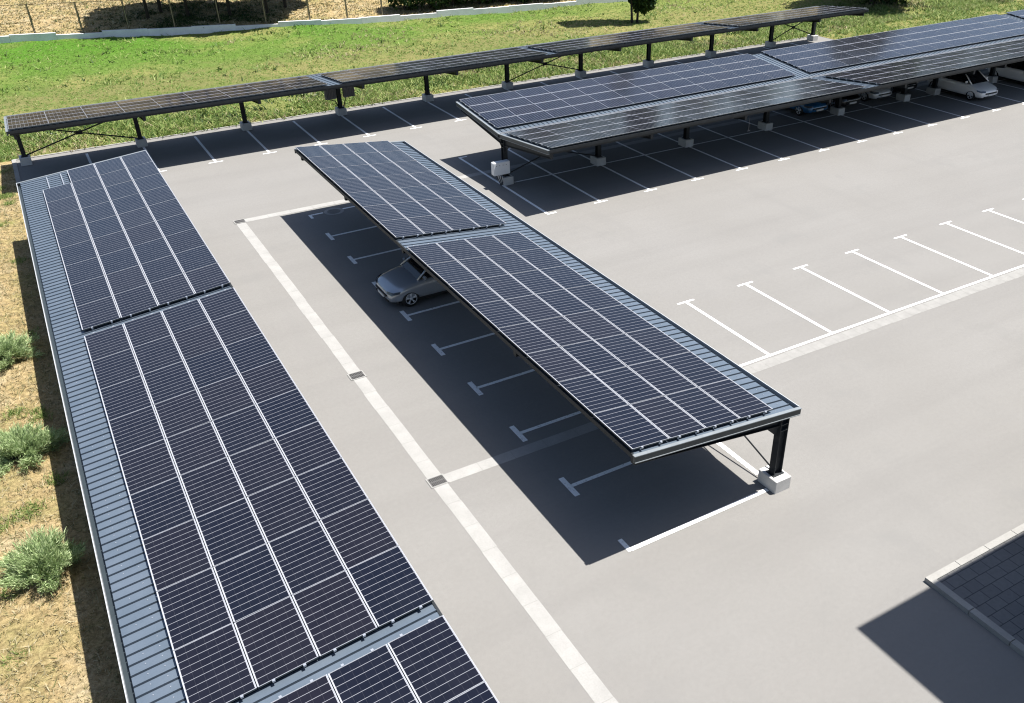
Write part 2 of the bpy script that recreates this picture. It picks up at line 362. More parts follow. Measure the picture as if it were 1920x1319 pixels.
for j in range(-2, 17):
    x = 0.94+2.75*j
    if j > -2: tee(x, 29.75, 'x')
    vline(x, 29.81, 34.9)
for i in range(-4, 11): hline(-5.0+2.75*i, -7.2, -3.0)
tag(b.build('parking_markings', fix=False), kind='structure')

# grates and manhole cover
def grate(x, y, label):
    t = thing('drain_grate', (x, y, 0), label, 'drain grate', 0, 'drain grates in the concrete gutter'); t.scale = (.84, .84, 1)
    b = MB(); b.box(-0.26, 0.26, -0.22, 0.22, 0.004, 0.008, 'pit'); b.build('sump', t)
    b = MB()
    for s in (-1, 1): b.box(s*0.27-0.02, s*0.27+0.02, -0.25, 0.25, 0.004, 0.022, 'gutter'); b.box(-0.25, 0.25, s*0.23-0.02, s*0.23+0.02, 0.004, 0.021, 'gutter')
    b.build('surround', t)
    b = MB()
    for k in range(9): b.box(-0.235+k*0.055, -0.211+k*0.055, -0.21, 0.21, 0.008, 0.020, 'iron')
    b.box(-0.25, 0.25, -0.02, 0.02, 0.008, 0.021, 'iron'); b.build('bars', t)
grate(-0.01, -0.01, 'slotted drain grate where the gutter meets the cross strip, nearest the front')
grate(-0.01, 6.11, 'slotted drain grate halfway along the long pale gutter, level with the silver car')
grate(0.0, 20.94, 'small dark drain grate at the far corner where the gutter turns')
t = thing('manhole_cover', (3.86, 19.9, 0), 'round manhole cover in the shaded bay at the canopy\'s far end', 'manhole cover')
b = MB(); n = 28; b.add([(0.44*math.cos(2*math.pi*k/n), 0.44*math.sin(2*math.pi*k/n), 0.013) for k in range(n)]+[(0.29*math.cos(2*math.pi*k/n), 0.29*math.sin(2*math.pi*k/n), 0.013) for k in range(n)], [(k, (k+1) % n, n+(k+1) % n, n+k) for k in range(n)], 'gutter'); b.build('surround', t)
b = MB(); b.add([(0.28*math.cos(2*math.pi*k/n), 0.28*math.sin(2*math.pi*k/n), 0.016) for k in range(n)], [tuple(range(n))], 'asphalt')
for k in range(5): b.box(-0.2, 0.2, -0.18+k*0.085, -0.15+k*0.085, 0.0165, 0.021, 'iron')
b.build('lid', t)

# ------------------------------------------------------------------ solar panel
def panel_mesh(w, l):
    b = MB(); fw = 0.012; fe = 0.005; h = 0.04; x, y = w/2, l/2
    for s in (-1, 1):
        for m, za, zb in (('trim_shade', 0, h-0.007), ('frame', h-0.007, h)):  # dark lower sides paint in the shadow gap under the panel edge
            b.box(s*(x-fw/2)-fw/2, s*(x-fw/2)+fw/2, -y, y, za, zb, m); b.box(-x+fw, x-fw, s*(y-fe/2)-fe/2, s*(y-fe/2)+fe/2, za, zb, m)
    mg = 0.013
    b.quad((-x+fw, -y+fe, h-0.006), (x-fw, -y+fe, h-0.006), (x-fw, y-fe, h-0.006), (-x+fw, y-fe, h-0.006), 'sheet')      # backsheet margin
    b.quad((-x+fw, -y+fe, 0.002), (-x+fw, y-fe, 0.002), (x-fw, y-fe, 0.002), (x-fw, -y+fe, 0.002), 'trim_shade')
    nb = len(b.f); x2, y2 = x-fw-mg, y-fe-0.003
    b.quad((-x2, -y2, h-0.004), (x2, -y2, h-0.004), (x2, y2, h-0.004), (-x2, y2, h-0.004), 'cells')
    me = b.mesh('solar_panel', False); uv = me.uv_layers.new(name='UVMap')
    for pi in range(nb, len(me.polygons)):
        for li, c in zip(me.polygons[pi].loop_indices, [(0, 0), (1, 0), (1, 1), (0, 1)]): uv.data[li].uv = c
    return me
SLOPE = 0.0984; ANG = math.atan(SLOPE)

def wing(root, put, rot, s0, s1, wid, z0, blocks, t_in, pitch_t, panels, trim_ends=(True, True), skip=()):
    """half canopy. put(s,t,z)->local point of root; low gutter edge at t=0, free edge at t=wid."""
    zt = lambda t: z0+SLOPE*t
    # deck: trapezoidal sheet with a groove every 0.25 m
    b = MB(); k = 0; s = s0; g = 0.034; top = 0.0; dep = 0.045
    prof = [(s0, 0)]
    while s < s1-0.26:
        prof += [(s+0.190, 0), (s+0.192, -dep), (s+0.220, -dep), (s+0.222, 0.020), (s+0.240, 0.020), (s+0.243, 0)]; s += 0.25
    prof.append((s1, 0))
    vs = []
    for (ss, dz) in prof: vs += [put(ss, 0.06, zt(0.06)+dz), put(ss, wid, zt(wid)+dz)]
    b.add(vs, [(2*i, 2*i+1, 2*i+3, 2*i+2) for i in range(len(prof)-1)], 'deck')
    e0, e1 = put(s0, 0.06, zt(0.06)-0.05), put(s0, wid, zt(wid)-0.05); e2, e3 = put(s1, wid, zt(wid)-0.05), put(s1, 0.06, zt(0.06)-0.05)
    b.quad(e0, e1, e2, e3, 'steel')
    # fixing screws shown as small bright heads
    s = s0+0.11
    while s < s1-0.1:
        for tq in (0.32, 0.60):
            if random.random() < 0.7: b.box(s-0.009, s+0.009, tq-0.009, tq+0.009, 0.001, 0.010, 'rail', lambda a, c, z: put(a, c, zt(c)+z))
        s += 0.25
    b.build('roof_deck', root, False)
    # gutter: U channel, raised outer lip; sunlit lip and shaded inside put into the colours
    b = MB(); q = lambda a, c, z: put(a, c, z0+z)
    b.box(s0, s1, -0.078, -0.058, -0.13, 0.035, 'lip', q); b.box(s0, s1, -0.058, 0.075, -0.13, -0.115, 'trim_shade', q); b.box(s0, s1, 0.075, 0.09, -0.13, -0.02, 'trim_shade', q)
    b.build('gutter', root)
    # purlins
    for tq in (0.35, wid*0.36, wid*0.68, wid-0.1):
        b = MB(); b.box(s0+0.05, s1-0.05, tq-0.05, tq+0.05, -0.21, -0.052, 'steel', lambda a, c, z: put(a, c, zt(c)+z)); b.build('purlin', root)
    # free edge channel and gable trims
    b = MB(); b.box(s0, s1, wid+0.002, wid+0.05, -0.11, 0.012, 'steel', lambda a, c, z: put(a, c, zt(c)+z)); b.build('edge_channel', root)
    for e, sg in ((s0, -1), (s1, 1)):
        b = MB(); f = lambda a, c, z: put(a, c, zt(c)+z); lo, hi = sorted((e, e+sg*0.06)); l2, h2 = sorted((e-sg*0.02, e+sg*0.075))
        b.box(lo, hi, -0.08, wid+0.06, -0.15, -0.002, 'trim_shade', f); b.box(l2, h2, -0.085, wid+0.065, 0.003, 0.022, 'guttermetal', f)
        l3, h3 = sorted((e, e+sg*0.075)); b.box(l3, h3, -0.07, wid+0.05, -0.17, -0.152, 'guttermetal', f)
        b.build('gable_trim', root)
    # rails and panels
    for (bs, be, nrow) in blocks:
        pl = (be-bs)/nrow
        for c in range(4):
            for q_ in (0.25, 0.75):
                tq = t_in+pitch_t*(c+q_)
                b = MB(); b.box(bs+0.03, be-0.03, tq-0.02, tq+0.02, 0.012, 0.074, 'rail', lambda a, cc, z: put(a, cc, zt(cc)+z))
                for e in (bs-0.014, be+0.014): b.box(e-0.024, e+0.024, tq-0.024, tq+0.024, 0.088, 0.124, 'rail', lambda a, cc, z: put(a, cc, zt(cc)+z))
                b.build('mounting_rail', root)
        for r in range(nrow):
            for c in range(4):
                if (bs, r, c) in skip: continue
                t_ = t_in+pitch_t*(c+0.5); s_ = bs+pl*(r+0.5)
                p0 = Vector(put(s_, t_, zt(t_)+0.078)); px = (Vector(put(s_, t_+0.1, zt(t_+0.1)+0.078))-p0).normalized(); pz = px.cross(Vector(put(s_+0.1, t_, zt(t_)+0.078))-p0).normalized()
                if pz.z < 0: pz = -pz
                py = pz.cross(px)
                mx = Matrix(((px.x, py.x, pz.x, p0.x), (px.y, py.y, pz.y, p0.y), (px.z, py.z, pz.z, p0.z), (0, 0, 0, 1)))
                mx = mx @ Matrix.Rotation(R(random.gauss(0, 0.22)), 4, 'X') @ Matrix.Rotation(R(random.gauss(0, 0.22)), 4, 'Y')
                panels.append((mx, round(pl-0.013, 3), round(pitch_t-0.012, 3)))

PM = {}
def place_panels(root, panels):
    mw = Matrix.Translation(root.location) @ root.rotation_euler.to_matrix().to_4x4()
    def key(p):
        w = mw @ p[0].translation; return (0 if inframe(w) else 1, (w-CAM).length)
    panels.sort(key=key)
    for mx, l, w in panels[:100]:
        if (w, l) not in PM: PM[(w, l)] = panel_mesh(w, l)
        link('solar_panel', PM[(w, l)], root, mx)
    rest = panels[100:]
    if rest:
        bm = bmesh.new(); proto = {}
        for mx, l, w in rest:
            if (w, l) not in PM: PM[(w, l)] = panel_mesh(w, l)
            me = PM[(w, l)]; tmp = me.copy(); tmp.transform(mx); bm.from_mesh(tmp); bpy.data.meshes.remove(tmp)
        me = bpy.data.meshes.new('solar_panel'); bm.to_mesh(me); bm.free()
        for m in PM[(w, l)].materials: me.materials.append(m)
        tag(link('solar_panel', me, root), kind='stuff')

def post(root, x, y, ztop, wx, wy, flip=False):
    """H section post on a concrete footing, local coordinates of root"""
    b = MB(); f = 0.018
    if flip: wx, wy = wy, wx
    if not flip:
        b.box(x-wx/2, x-wx/2+f, y-wy/2, y+wy/2, 0.38, ztop, 'steel'); b.box(x+wx/2-f, x+wx/2, y-wy/2, y+wy/2, 0.38, ztop, 'steel'); b.box(x-wx/2+f, x+wx/2-f, y-0.01, y+0.01, 0.38, ztop-0.002, 'steel')
    else:
        b.box(x-wx/2, x+wx/2, y-wy/2, y-wy/2+f, 0.38, ztop, 'steel'); b.box(x-wx/2, x+wx/2, y+wy/2-f, y+wy/2, 0.38, ztop, 'steel'); b.box(x-0.01, x+0.01, y-wy/2+f, y+wy/2-f, 0.38, ztop-0.002, 'steel')
    b.box(x-wx/2-0.05, x+wx/2+0.05, y-wy/2-0.05, y+wy/2+0.05, 0.382, 0.40, 'steel')
    for k in (0.30, 0.48): b.box(x-wx/2+0.001, x+wx/2-0.001, y-wy/2+0.001, y+wy/2-0.001, ztop-k, ztop-k+0.016, 'trim_shade')
    p = b.build('post', root)
    b = MB(); b.box(x-0.255, x+0.255, y-0.335, y+0.335, -0.1, 0.38, 'footing'); me = b.mesh('footing')
    bm = bmesh.new(); bm.from_mesh(me); bmesh.ops.bevel(bm, geom=bm.edges[:], offset=0.014, segments=1, affect='EDGES'); bm.to_mesh(me); bm.free()
    link('footing', me, p); return p
def beam(root, put, s, t0, t1, z0, deep0=0.34, deep1=0.20):
    b = MB(); zt = lambda t: z0+SLOPE*t-0.215
    for (w, za, zb) in ((0.07, -0.018, 0.0),):
        b.hexa([put(s-w, t0, zt(t0)+za), put(s+w, t0, zt(t0)+za), put(s+w, t1, zt(t1)+za), put(s-w, t1, zt(t1)+za), put(s-w, t0, zt(t0)), put(s+w, t0, zt(t0)), put(s+w, t1, zt(t1)), put(s-w, t1, zt(t1))], 'steel')
        b.hexa([put(s-w, t0, zt(t0)-deep0), put(s+w, t0, zt(t0)-deep0), put(s+w, t1, zt(t1)-deep1), put(s-w, t1, zt(t1)-deep1), put(s-w, t0, zt(t0)-deep0+.018), put(s+w, t0, zt(t0)-deep0+.018), put(s+w, t1, zt(t1)-deep1+.018), put(s-w, t1, zt(t1)-deep1+.018)], 'steel')
        b.hexa([put(s-.01, t0, zt(t0)-deep0+.018), put(s+.01, t0, zt(t0)-deep0+.018), put(s+.01, t1, zt(t1)-deep1+.018), put(s-.01, t1, zt(t1)-deep1+.018), put(s-.01, t0, zt(t0)-.018), put(s+.01, t0, zt(t0)-.018), put(s+.01, t1, zt(t1)-.018), put(s-.01, t1, zt(t1)-.018)], 'steel')
        b.hexa([put(s-w, t1, zt(t1)-deep1), put(s+w, t1, zt(t1)-deep1), put(s+w, t1+.018, zt(t1)-deep1), put(s-w, t1+.018, zt(t1)-deep1), put(s-w, t1, zt(t1)), put(s+w, t1, zt(t1)), put(s+w, t1+.018, zt(t1)), put(s-w, t1+.018, zt(t1))], 'steel')
    # haunch beside the post
    h = 0.32
    b.hexa([put(s-.012, t0, zt(t0)-deep0-h), put(s+.012, t0, zt(t0)-deep0-h), put(s+.012, t0+0.02, zt(t0)-deep0-h), put(s-.012, t0+0.02, zt(t0)-deep0-h), put(s-.012, t0, zt(t0)-deep0), put(s+.012, t0, zt(t0)-deep0), put(s+.012, t0+0.4, zt(t0+.4)-deep0), put(s-.012, t0+0.4, zt(t0+.4)-deep0)], 'steel')
    b.build('cantilever_beam', root)
def xbrace(root, a0, a1, b0, b1, r=0.024, gusset=False):
    for p, q in ((a0, b1), (a1, b0)):
        b = MB(); b.tube(p, q, r, 'steel', 8); b.build('brace_rod', root)
    if gusset:
        c = (Vector(a0)+Vector(b1))/2; b = MB(); b.bar(c-Vector((0.16, 0, 0)), c+Vector((0.16, 0, 0)), 0.03, 0.2, 'steel'); b.build('gusset_plate', root)

# --- canopy at the left
L = thing('solar_carport', (-7.68, 0, 0), 'long solar carport filling the left edge, its pale ribbed strip beside the dry verge', 'solar carport', 0, 'solar carports in the parking lot')
PL = []; putL = lambda s, t, z: (t, s, z)
BL = [(8.26, 23.10, 9), (-6.62, 7.85, 9), (-21.6, -7.03, 9)]
SK = {(8.26, 8, 0)}
wing(L, putL, 0, -22.0, 23.45, 4.91, 2.435, BL, 0.775, 1.043, PL, skip=SK)
place_panels(L, PL)
for k in range(9):
    y = 22.9-5.5*k; post(L, 0.24, y, 2.43-0.2, 0.26, 0.2); beam(L, putL, y, 0.38, 4.78, 2.435)
xbrace(L, (0.24, 17.5, 0.42), (0.24, 17.5, 1.95), (0.24, 22.8, 0.42), (0.24, 22.8, 1.95))
# --- canopy in the centre
Cn = thing('solar_carport', (7.53, 0, 0), 'solar carport in the middle of the lot with a silver car nosing out beneath', 'solar carport', 0, 'solar carports in the parking lot')
PC = []; putC = lambda s, t, z: (-t, s, z)
wing(Cn, putC, 0, -4.90, 20.22, 4.78, 2.435, [(-4.81, 7.93, 8), (8.84, 20.17, 7)], 0.71, 1.025, PC)
place_panels(Cn, PC)
for k in range(5):
    y = -4.64+6.2*k if k < 4 else 20.0
    y = [-4.66, 0.85, 8.72, 14.45, 20.0][k]
    post(Cn, -0.17, y, 2.43-0.2, 0.26, 0.2); beam(Cn, putC, y, 0.31, 4.66, 2.435)
xbrace(Cn, (-0.17, -4.5, 0.45), (-0.17, -4.5, 2.05), (-0.17, 0.75, 0.45), (-0.17, 0.75, 2.05), 0.022)
# --- row at the back along the meadow
Rw = thing('solar_carport', (0, 34.85, 0), 'long narrow solar carport at the back, running along the edge of the meadow', 'solar carport', 0, 'solar carports in the parking lot')
PR = []; putR = lambda s, t, z: (s, -t, z)
BR = [(-7.55, 7.35, 9), (8.15, 20.75, 8), (21.45, 34.6, 8), (35.4, 47.2, 7)]
wing(Rw, putR, 0, -7.62, 47.3, 4.83, 2.40, BR, 0.77, 1.025, PR)
place_panels(Rw, PR)
for k in range(10):
    x = -7.38+5.56*k
    if k == 9: continue
    post(Rw, x, -0.05, 2.2, 0.26, 0.2, True); beam(Rw, putR, x, 0.1, 4.72, 2.40)
post(Rw, 42.8, -0.05, 2.2, 0.26, 0.2, True); post(Rw, 47.1, -0.05, 2.2, 0.26, 0.2, True); beam(Rw, putR, 42.8, 0.1, 4.72, 2.40); beam(Rw, putR, 47.1, 0.1, 4.72, 2.40)
for x0, x1 in ((-7.28, -1.95), (20.5, 26.0), (42.9, 47.0)):
    xbrace(Rw, (x0, -0.05, 0.42), (x0, -0.05, 1.9), (x1, -0.05, 0.42), (x1, -0.05, 1.9), 0.036, True)
# --- butterfly canopy
Vc = thing('solar_carport', (0, 19.07, 0), 'wide butterfly solar carport of two wings at upper right with parked cars beneath', 'solar carport', 0, 'solar carports in the parking lot')
PV = []; putN = lambda s, t, z: (s, -t, z); putF = lambda s, t, z: (s, t, z)
BV = [(11.95, 30.55, 12), (31.6, 53.0, 14), (54.05, 63.4, 6)]
wing(Vc, putN, 0, 11.84, 63.6, 4.51, 2.37, BV, 0.46, 1.022, PV)
wing(Vc, putF, 0, 11.84, 63.6, 4.51, 2.37, BV, 0.46, 1.022, PV)
place_panels(Vc, PV)
for x in (12.03, 17.25, 22.75, 28.25, 33.75, 39.25, 41.95, 47.4, 52.9, 58.4):
    post(Vc, x, 0.0, 2.2, 0.26, 0.2, True); beam(Vc, putN, x, 0.1, 4.42, 2.37); beam(Vc, putF, x, 0.1, 4.42, 2.37)
xbrace(Vc, (12.15, 0, 0.42), (12.15, 0, 1.9), (17.15, 0, 0.42), (17.15, 0, 1.9), 0.03, True)
b = MB(); b.tube((23.2, -4.2, 1.75), (23.2, -4.2, 2.6), 0.008, 'greybox'); b.tube((23.1, -4.2, 1.75), (23.3, -4.2, 1.75), 0.014, 'greybox'); b.build('hanging_cable', Vc)

# ------------------------------------------------------------------ inverters
t = thing('inverter_box', (11.62, 18.72, 0), 'white inverter cabinet on the first post of the butterfly carport', 'inverter')
b = MB(); b.box(-0.42, 0.42, -0.15, 0.15, 0.62, 1.22, 'box'); me = b.mesh('cabinet'); bm = bmesh.new(); bm.from_mesh(me); bmesh.ops.bevel(bm, geom=bm.edges[:], offset=0.02, segments=2, affect='EDGES'); bm.to_mesh(me); bm.free(); link('cabinet', me, t)
b = MB()
for k in range(4): b.box(-0.30+k*0.17, -0.27+k*0.17, -0.156, -0.151, 1.06, 1.10, 'greybox')
b.build('indicator', t)
b = MB(); b.box(0.421, 0.45, -0.1, 0.02, 0.8, 1.1, 'greybox'); b.build('side_panel', t)
b = MB()
for k in range(5): b.tube((-0.25+k*0.12, 0, 0.62), (-0.1+k*0.09, 0.12, 0.36), 0.02, 'cable'); b.tube((-0.1+k*0.09, 0.12, 0.36), (0.05+k*0.05, 0.15, 0.02), 0.02, 'cable')
b.build('cable', t)
b = MB(); b.box(-0.2, 0.3, 0.15, 0.19, 0.7, 1.15, 'steel'); b.build('mounting_bracket', t)
def string_inverter(x, label):
    t = thing('inverter_box', (x, 34.62, 0), label, 'inverter', 0, 'grey inverters at the back post')
    b = MB(); b.box(-0.33, 0.33, -0.11, 0.11, 1.0, 1.85, 'greybox'); b.build('cabinet', t)
    b = MB()
    for k in range(7): b.box(-0.30+k*0.095, -0.275+k*0.095, -0.15, -0.111, 1.05, 1.82, 'greybox')
    b.build('heat_sink', t)
    sg = 1 if x < 9.3 else -1
    b = MB(); b.tube((-0.2, 0, 1.0), (sg*0.25, 0, 0.85), 0.025, 'cable'); b.tube((sg*0.25, 0, 0.85), (sg*0.42, 0, 0.40), 0.03, 'cable'); b.build('cable', t)
string_inverter(8.75, 'finned grey inverter on the left of the back post'); string_inverter(9.85, 'finned grey inverter on the right of the back post')

# ------------------------------------------------------------------ cars
def loft(sections, n):
    vs = []; fs = []
    for s in sections: vs += s
    for i in range(len(sections)-1):
        for k in range(n): fs.append((i*n+k, i*n+(k+1) % n, (i+1)*n+(k+1) % n, (i+1)*n+k))
    fs.append(tuple(range(n-1, -1, -1))); fs.append(tuple((len(sections)-1)*n+k for k in range(n))); return vs, fs
def car(name, label, loc, rz, paint, kind='sedan', group='cars parked under the solar carports'):
    t = thing(name, loc, label, 'car', rz, group)
    Ln = 4.55 if kind == 'sedan' else 4.25; W = 0.90; f = Ln/2
    fa, ra = f-0.80, -f+(0.95 if kind == 'sedan' else 0.72)      # axles
    tail = 0.98 if kind == 'sedan' else 0.95; belt = 0.94
    # x, half width, bottom, top(hood/belt)
    st = [(-f, .66, .40, tail-.14), (-f+.10, .80, .30, tail-.03), (-f+.45, .885, .24, tail), (ra, W, .22, tail+.0), (-.5, W, .20, belt), (.35, W, .20, belt), (.85, W, .20, .93), (fa, W, .22, .86), (f-.42, .885, .20, .76), (f-.15, .80, .21, .66), (f-.02, .64, .27, .56)]
    secs = []
    for x, w, zb, zt in st:
        zm = zb+(zt-zb)*.55; h = [(w*.86, zb), (w*.97, zb+.10), (w, zm), (w*.975, zt-.10), (w*.90, zt-.015), (w*.55, zt+.012)]
        secs.append([(x, yy, z) for yy, z in h]+[(x, 0, zt+.02)]+[(x, -yy, z) for yy, z in reversed(h)]+[(x, 0, zb)])
    vs, fs = loft(secs, 14)
    b = MB(); b.add(vs, fs, paint, True); o = b.build('body', t)
    sub = o.modifiers.new('s', 'SUBSURF'); sub.levels = 2; sub.render_levels = 2
    c = MB()
    for ax in (fa, ra):
        for sg in (-1, 1): c.tube((ax, sg*0.66, .33), (ax, sg*1.1, .33), .385, 'black', 28)
    co = c.build('cutter'); bo = o.modifiers.new('b', 'BOOLEAN'); bo.operation = 'DIFFERENCE'; bo.object = co; bo.solver = 'EXACT'
    dg = bpy.context.evaluated_depsgraph_get(); me = bpy.data.meshes.new_from_object(o.evaluated_get(dg))
    o.modifiers.clear(); o.data = me; cm = co.data; bpy.data.objects.remove(co); bpy.data.meshes.remove(cm)
    me.name = 'body'
    if len(me.materials) < 2: me.materials.append(M['black'])
    me.polygons.foreach_set('use_smooth', [True]*len(me.polygons))
    # greenhouse
    if kind == 'sedan': xb = (1.12, -1.62); xr = (.38, -.86)
    else: xb = (1.18, -1.92); xr = (.36, -1.55)
    zr = 1.44 if kind == 'sedan' else 1.50; zb = belt-.01; wb, wr = .80, .60
    mid = (xr[0]+xr[1])/2
    def pane(nm, pts, off=0.0):
        b = MB(); b.add(pts, [(0, 1, 2, 3)], 'glass'); return b.build(nm, t)
    pane('windshield', [(xb[0], .74, zb-.02), (xr[0], wr-.02, zr-.02), (xr[0], -wr+.02, zr-.02), (xb[0], -.74, zb-.02)])
    pane('rear_window', [(xb[1], .70, zb+.02), (xb[1], -.70, zb+.02), (xr[1], -wr+.03, zr-.03), (xr[1], wr-.03, zr-.03)])
    for sg in (-1, 1):
        pane('side_window', [(xb[0]-.08, sg*wb, zb), (-.38, sg*(wb+.02), zb), (-.38, sg*wr, zr-.03), (xr[0], sg*wr, zr-.03)])
        pane('side_window', [(-.42, sg*(wb+.02), zb), (xb[1]+.1, sg*wb, zb), (xr[1], sg*wr, zr-.03), (-.42, sg*wr, zr-.03)])
    b = MB(); rs = []
    for k in range(7):
        u = k/6; x = xr[0]+.06+(xr[1]-.06-xr[0]-.06)*u; d = 1-abs(2*u-1)**3
        rs.append([(x, yy*(wr+.02), zr-.045+.075*d*(1-abs(yy)**3)) for yy in (-1, -.66, -.33, 0, .33, .66, 1)])
    vs = [p for r in rs for p in r]; b.add(vs, [(i*7+k, i*7+k+1, (i+1)*7+k+1, (i+1)*7+k) for i in range(6) for k in range(6)], paint, True); b.build('roof', t)
    for sg in (-1, 1):
        b = MB(); b.tube((xb[0]+.02, sg*(wb-.03), zb-.03), (xr[0]+.03, sg*wr, zr-.03), .035, paint); b.tube((xr[0]+.03, sg*wr, zr-.03), (xr[1]-.03, sg*wr, zr-.03), .03, paint)
        b.tube((xr[1]-.03, sg*wr, zr-.03), (xb[1]-.02, sg*(wb-.05), zb), .05, paint); b.tube((-.40, sg*(wb+.015), zb), (-.40, sg*wr, zr-.03), .028, 'black'); b.build('pillar', t)
        b = MB(); b.box(.86, .98, sg*.93-.10, sg*.93+.10, .96, 1.08, paint); me = b.mesh('side_mirror'); bm = bmesh.new(); bm.from_mesh(me); bmesh.ops.bevel(bm, geom=bm.edges[:], offset=.04, segments=2, affect='EDGES'); bm.to_mesh(me); bm.free(); link('side_mirror', me, t)
        # headlamp and tail lamp follow the body corner
        b = MB(); P = [(f-.20, sg*.80, .66), (f-.075, sg*.52, .655), (f-.055, sg*.50, .56), (f-.14, sg*.80, .565), (f-.44, sg*.905, .70), (f-.40, sg*.915, .62)]
        b.add([(x+.012, y, z) for x, y, z in P], [(0, 1, 2, 3), (4, 0, 3, 5)], 'lamp', True); h = b.build('headlight', t)
        b = MB(); b.box(-f+.01, -f+.16, sg*.60-.12, sg*.60+.12, .72, .82, 'rust'); b.build('tail_light', t)
    b = MB(); b.box(f-.16, f-.002, -.50, .50, .45, .52, 'black'); b.box(f-.2, f-.035, -.58, .58, .27, .33, 'black'); b.build('grille', t)
    b = MB(); b.box(f-.05, f+.012, -.26, .26, .345, .435, 'plate'); b.build('licence_plate', t)
    b = MB(); b.bar((f-.055, -.5, .535), (f-.055, .5, .535), .03, .02, 'rim'); b.build('grille_trim', t)
    for ax in (fa, ra):
        for sg in (-1, 1):
            b = MB(); n = 26; pr = [(.20, .325), (.30, .325), (.325, .30), (.325, .15), (.30, .12)]
            ys = [.0, .02, .05, .19, .215]; rr = [.215, .305, .325, .325, .30]
            vs = [(ax+r*math.cos(2*math.pi*k/n), sg*(.895-y), .325+r*math.sin(2*math.pi*k/n)) for y, r in zip(ys, rr) for k in range(n)]
            b.add(vs, [(i*n+k, i*n+(k+1) % n, (i+1)*n+(k+1) % n, (i+1)*n+k) for i in range(4) for k in range(n)], 'black', True); wh = b.build('wheel', t)
            b = MB(); yo = sg*.885
            for r0, r1 in ((.195, .222),):
                vs = [(ax+r*math.cos(2*math.pi*k/n), yo, .325+r*math.sin(2*math.pi*k/n)) for r in (r0, r1) for k in range(n)]
                b.add(vs, [(k, (k+1) % n, n+(k+1) % n, n+k) for k in range(n)], 'rim')
            for k in range(5):
                for da in (-.13, .13):
                    a = 2*math.pi*k/5+.3; b.bar((ax+.05*math.cos(a), yo-sg*.005, .325+.05*math.sin(a)), (ax+.20*math.cos(a+da), yo-sg*.005, .325+.20*math.sin(a+da)), .02, .026, 'rim')
            b.tube((ax, yo-sg*.02, .325), (ax, yo+sg*.002, .325), .055, 'rim', 12)
            b.tube((ax, yo-sg*.09, .325), (ax, yo-sg*.06, .325), .21, 'black', 20); b.build('rim', wh)
    b = MB(); b.box(-f+.3, f-.35, -.80, .80, .17, .24, 'black'); b.build('underbody', t)
    return t
car('parked_car', 'silver grey saloon car nosing out of the shade under the middle carport', (4.74, 10.40, 0), math.pi, 'silver', 'sedan', 'cars parked under the solar carports')
car('parked_car', 'white hatchback whose whole nose is lit beyond the carport edge, beside a concrete footing', (43.35, 18.15, 0), -math.pi/2, 'white', 'hatch')
car('parked_car', 'white car cut off by the right edge of the photo under the far wing', (49.0, 18.0, 0), -math.pi/2, 'white', 'hatch')
car('parked_car', 'blue car in the deep shade under the butterfly carport', (32.45, 21.3, 0), -math.pi/2, 'blue', 'hatch')
car('parked_car', 'black car with a pale number plate next to the blue car', (35.15, 21.5, 0), -math.pi/2, 'dark', 'sedan')
car('parked_car', 'pale silver car between two black cars deep under the carport', (37.9, 21.6, 0), -math.pi/2, 'pale', 'sedan')
car('parked_car', 'black car half hidden behind a post footing, nearest the white hatchback', (40.65, 21.9, 0), -math.pi/2, 'dark', 'hatch')

# ------------------------------------------------------------------ building beyond the paved corner (casts the big shadow)
H = 12.0; bx, by = 5.55+TX*H, -9.21+TY*H
t = thing('office_building', (bx, by, 0), 'cream rendered building beyond the paved corner that throws the large shadow at lower right', 'building')
b = MB(); b.box(0, 24, -16, 0, 0.1, H-0.3, 'render'); b.build('wall', t)
b = MB(); b.box(0.002, 24, -16, -0.002, H-0.3, H, 'roofing'); b.build('roof', t)
for fl in range(3):
    for k in range(6):
        b = MB(); z = 1.2+3.7*fl; b.box(1.5+k*3.7, 3.3+k*3.7, 0.002, 0.03, z, z+1.6, 'wing'); w = b.build('window', t)
        b = MB(); b.box(1.4+k*3.7, 3.4+k*3.7, 0.002, 0.09, z-0.1, z-0.005, 'kerb'); b.build('sill', w)
    for k in range(4):
        b = MB(); z = 1.2+3.7*fl; b.box(-0.03, -0.002, -3.6-k*3.6, -1.8-k*3.6, z, z+1.6, 'wing'); w = b.build('window', t)
        b = MB(); b.box(-0.09, -0.002, -3.7-k*3.6, -1.7-k*3.6, z-0.1, z-0.005, 'kerb'); b.build('sill', w)

# ------------------------------------------------------------------ low wall and fence
wl = thing('retaining_wall', (0, 0, 0), 'low pale concrete wall stepping along the far side of the meadow', 'wall')
b = MB(); x = -36.0; k = 0
while x < 126:
    x1 = x+3.3; y0, y1 = wall_y(x), wall_y(x1); h = 0.42+0.10*(k % 2)+0.05*math.sin(k*1.7)
    b.hexa([(x, y0-.12, -.5), (x1-.01, y1-.12, -.5), (x1-.01, y1+.12, -.5), (x, y0+.12, -.5), (x, y0-.12, h), (x1-.01, y1-.12, h), (x1-.01, y1+.12, h), (x, y0+.12, h)], 'wall'); x = x1; k += 1
b.build('wall_course', wl)
fe = thing('wire_fence', (0, 0, 0), 'rusty wire fence on posts standing behind the low concrete wall', 'fence')
fx = [-14.6, -11.2, -7.8, -4.44, -1.06, 2.31, 5.7, 9.1, 12.6, 16.0, 19.0, 22.0]
for x in fx:
    y = wall_y(x)+0.18; b = MB()
    for d in (-.045, .045): b.bar((x+d, y, .2), (x+d-.02, y, 2.75), .025, .05, 'rust')
    b.box(x-.032, x+.01, y-.006, y+.006, .2, 2.7, 'straw'); b.build('post', fe)
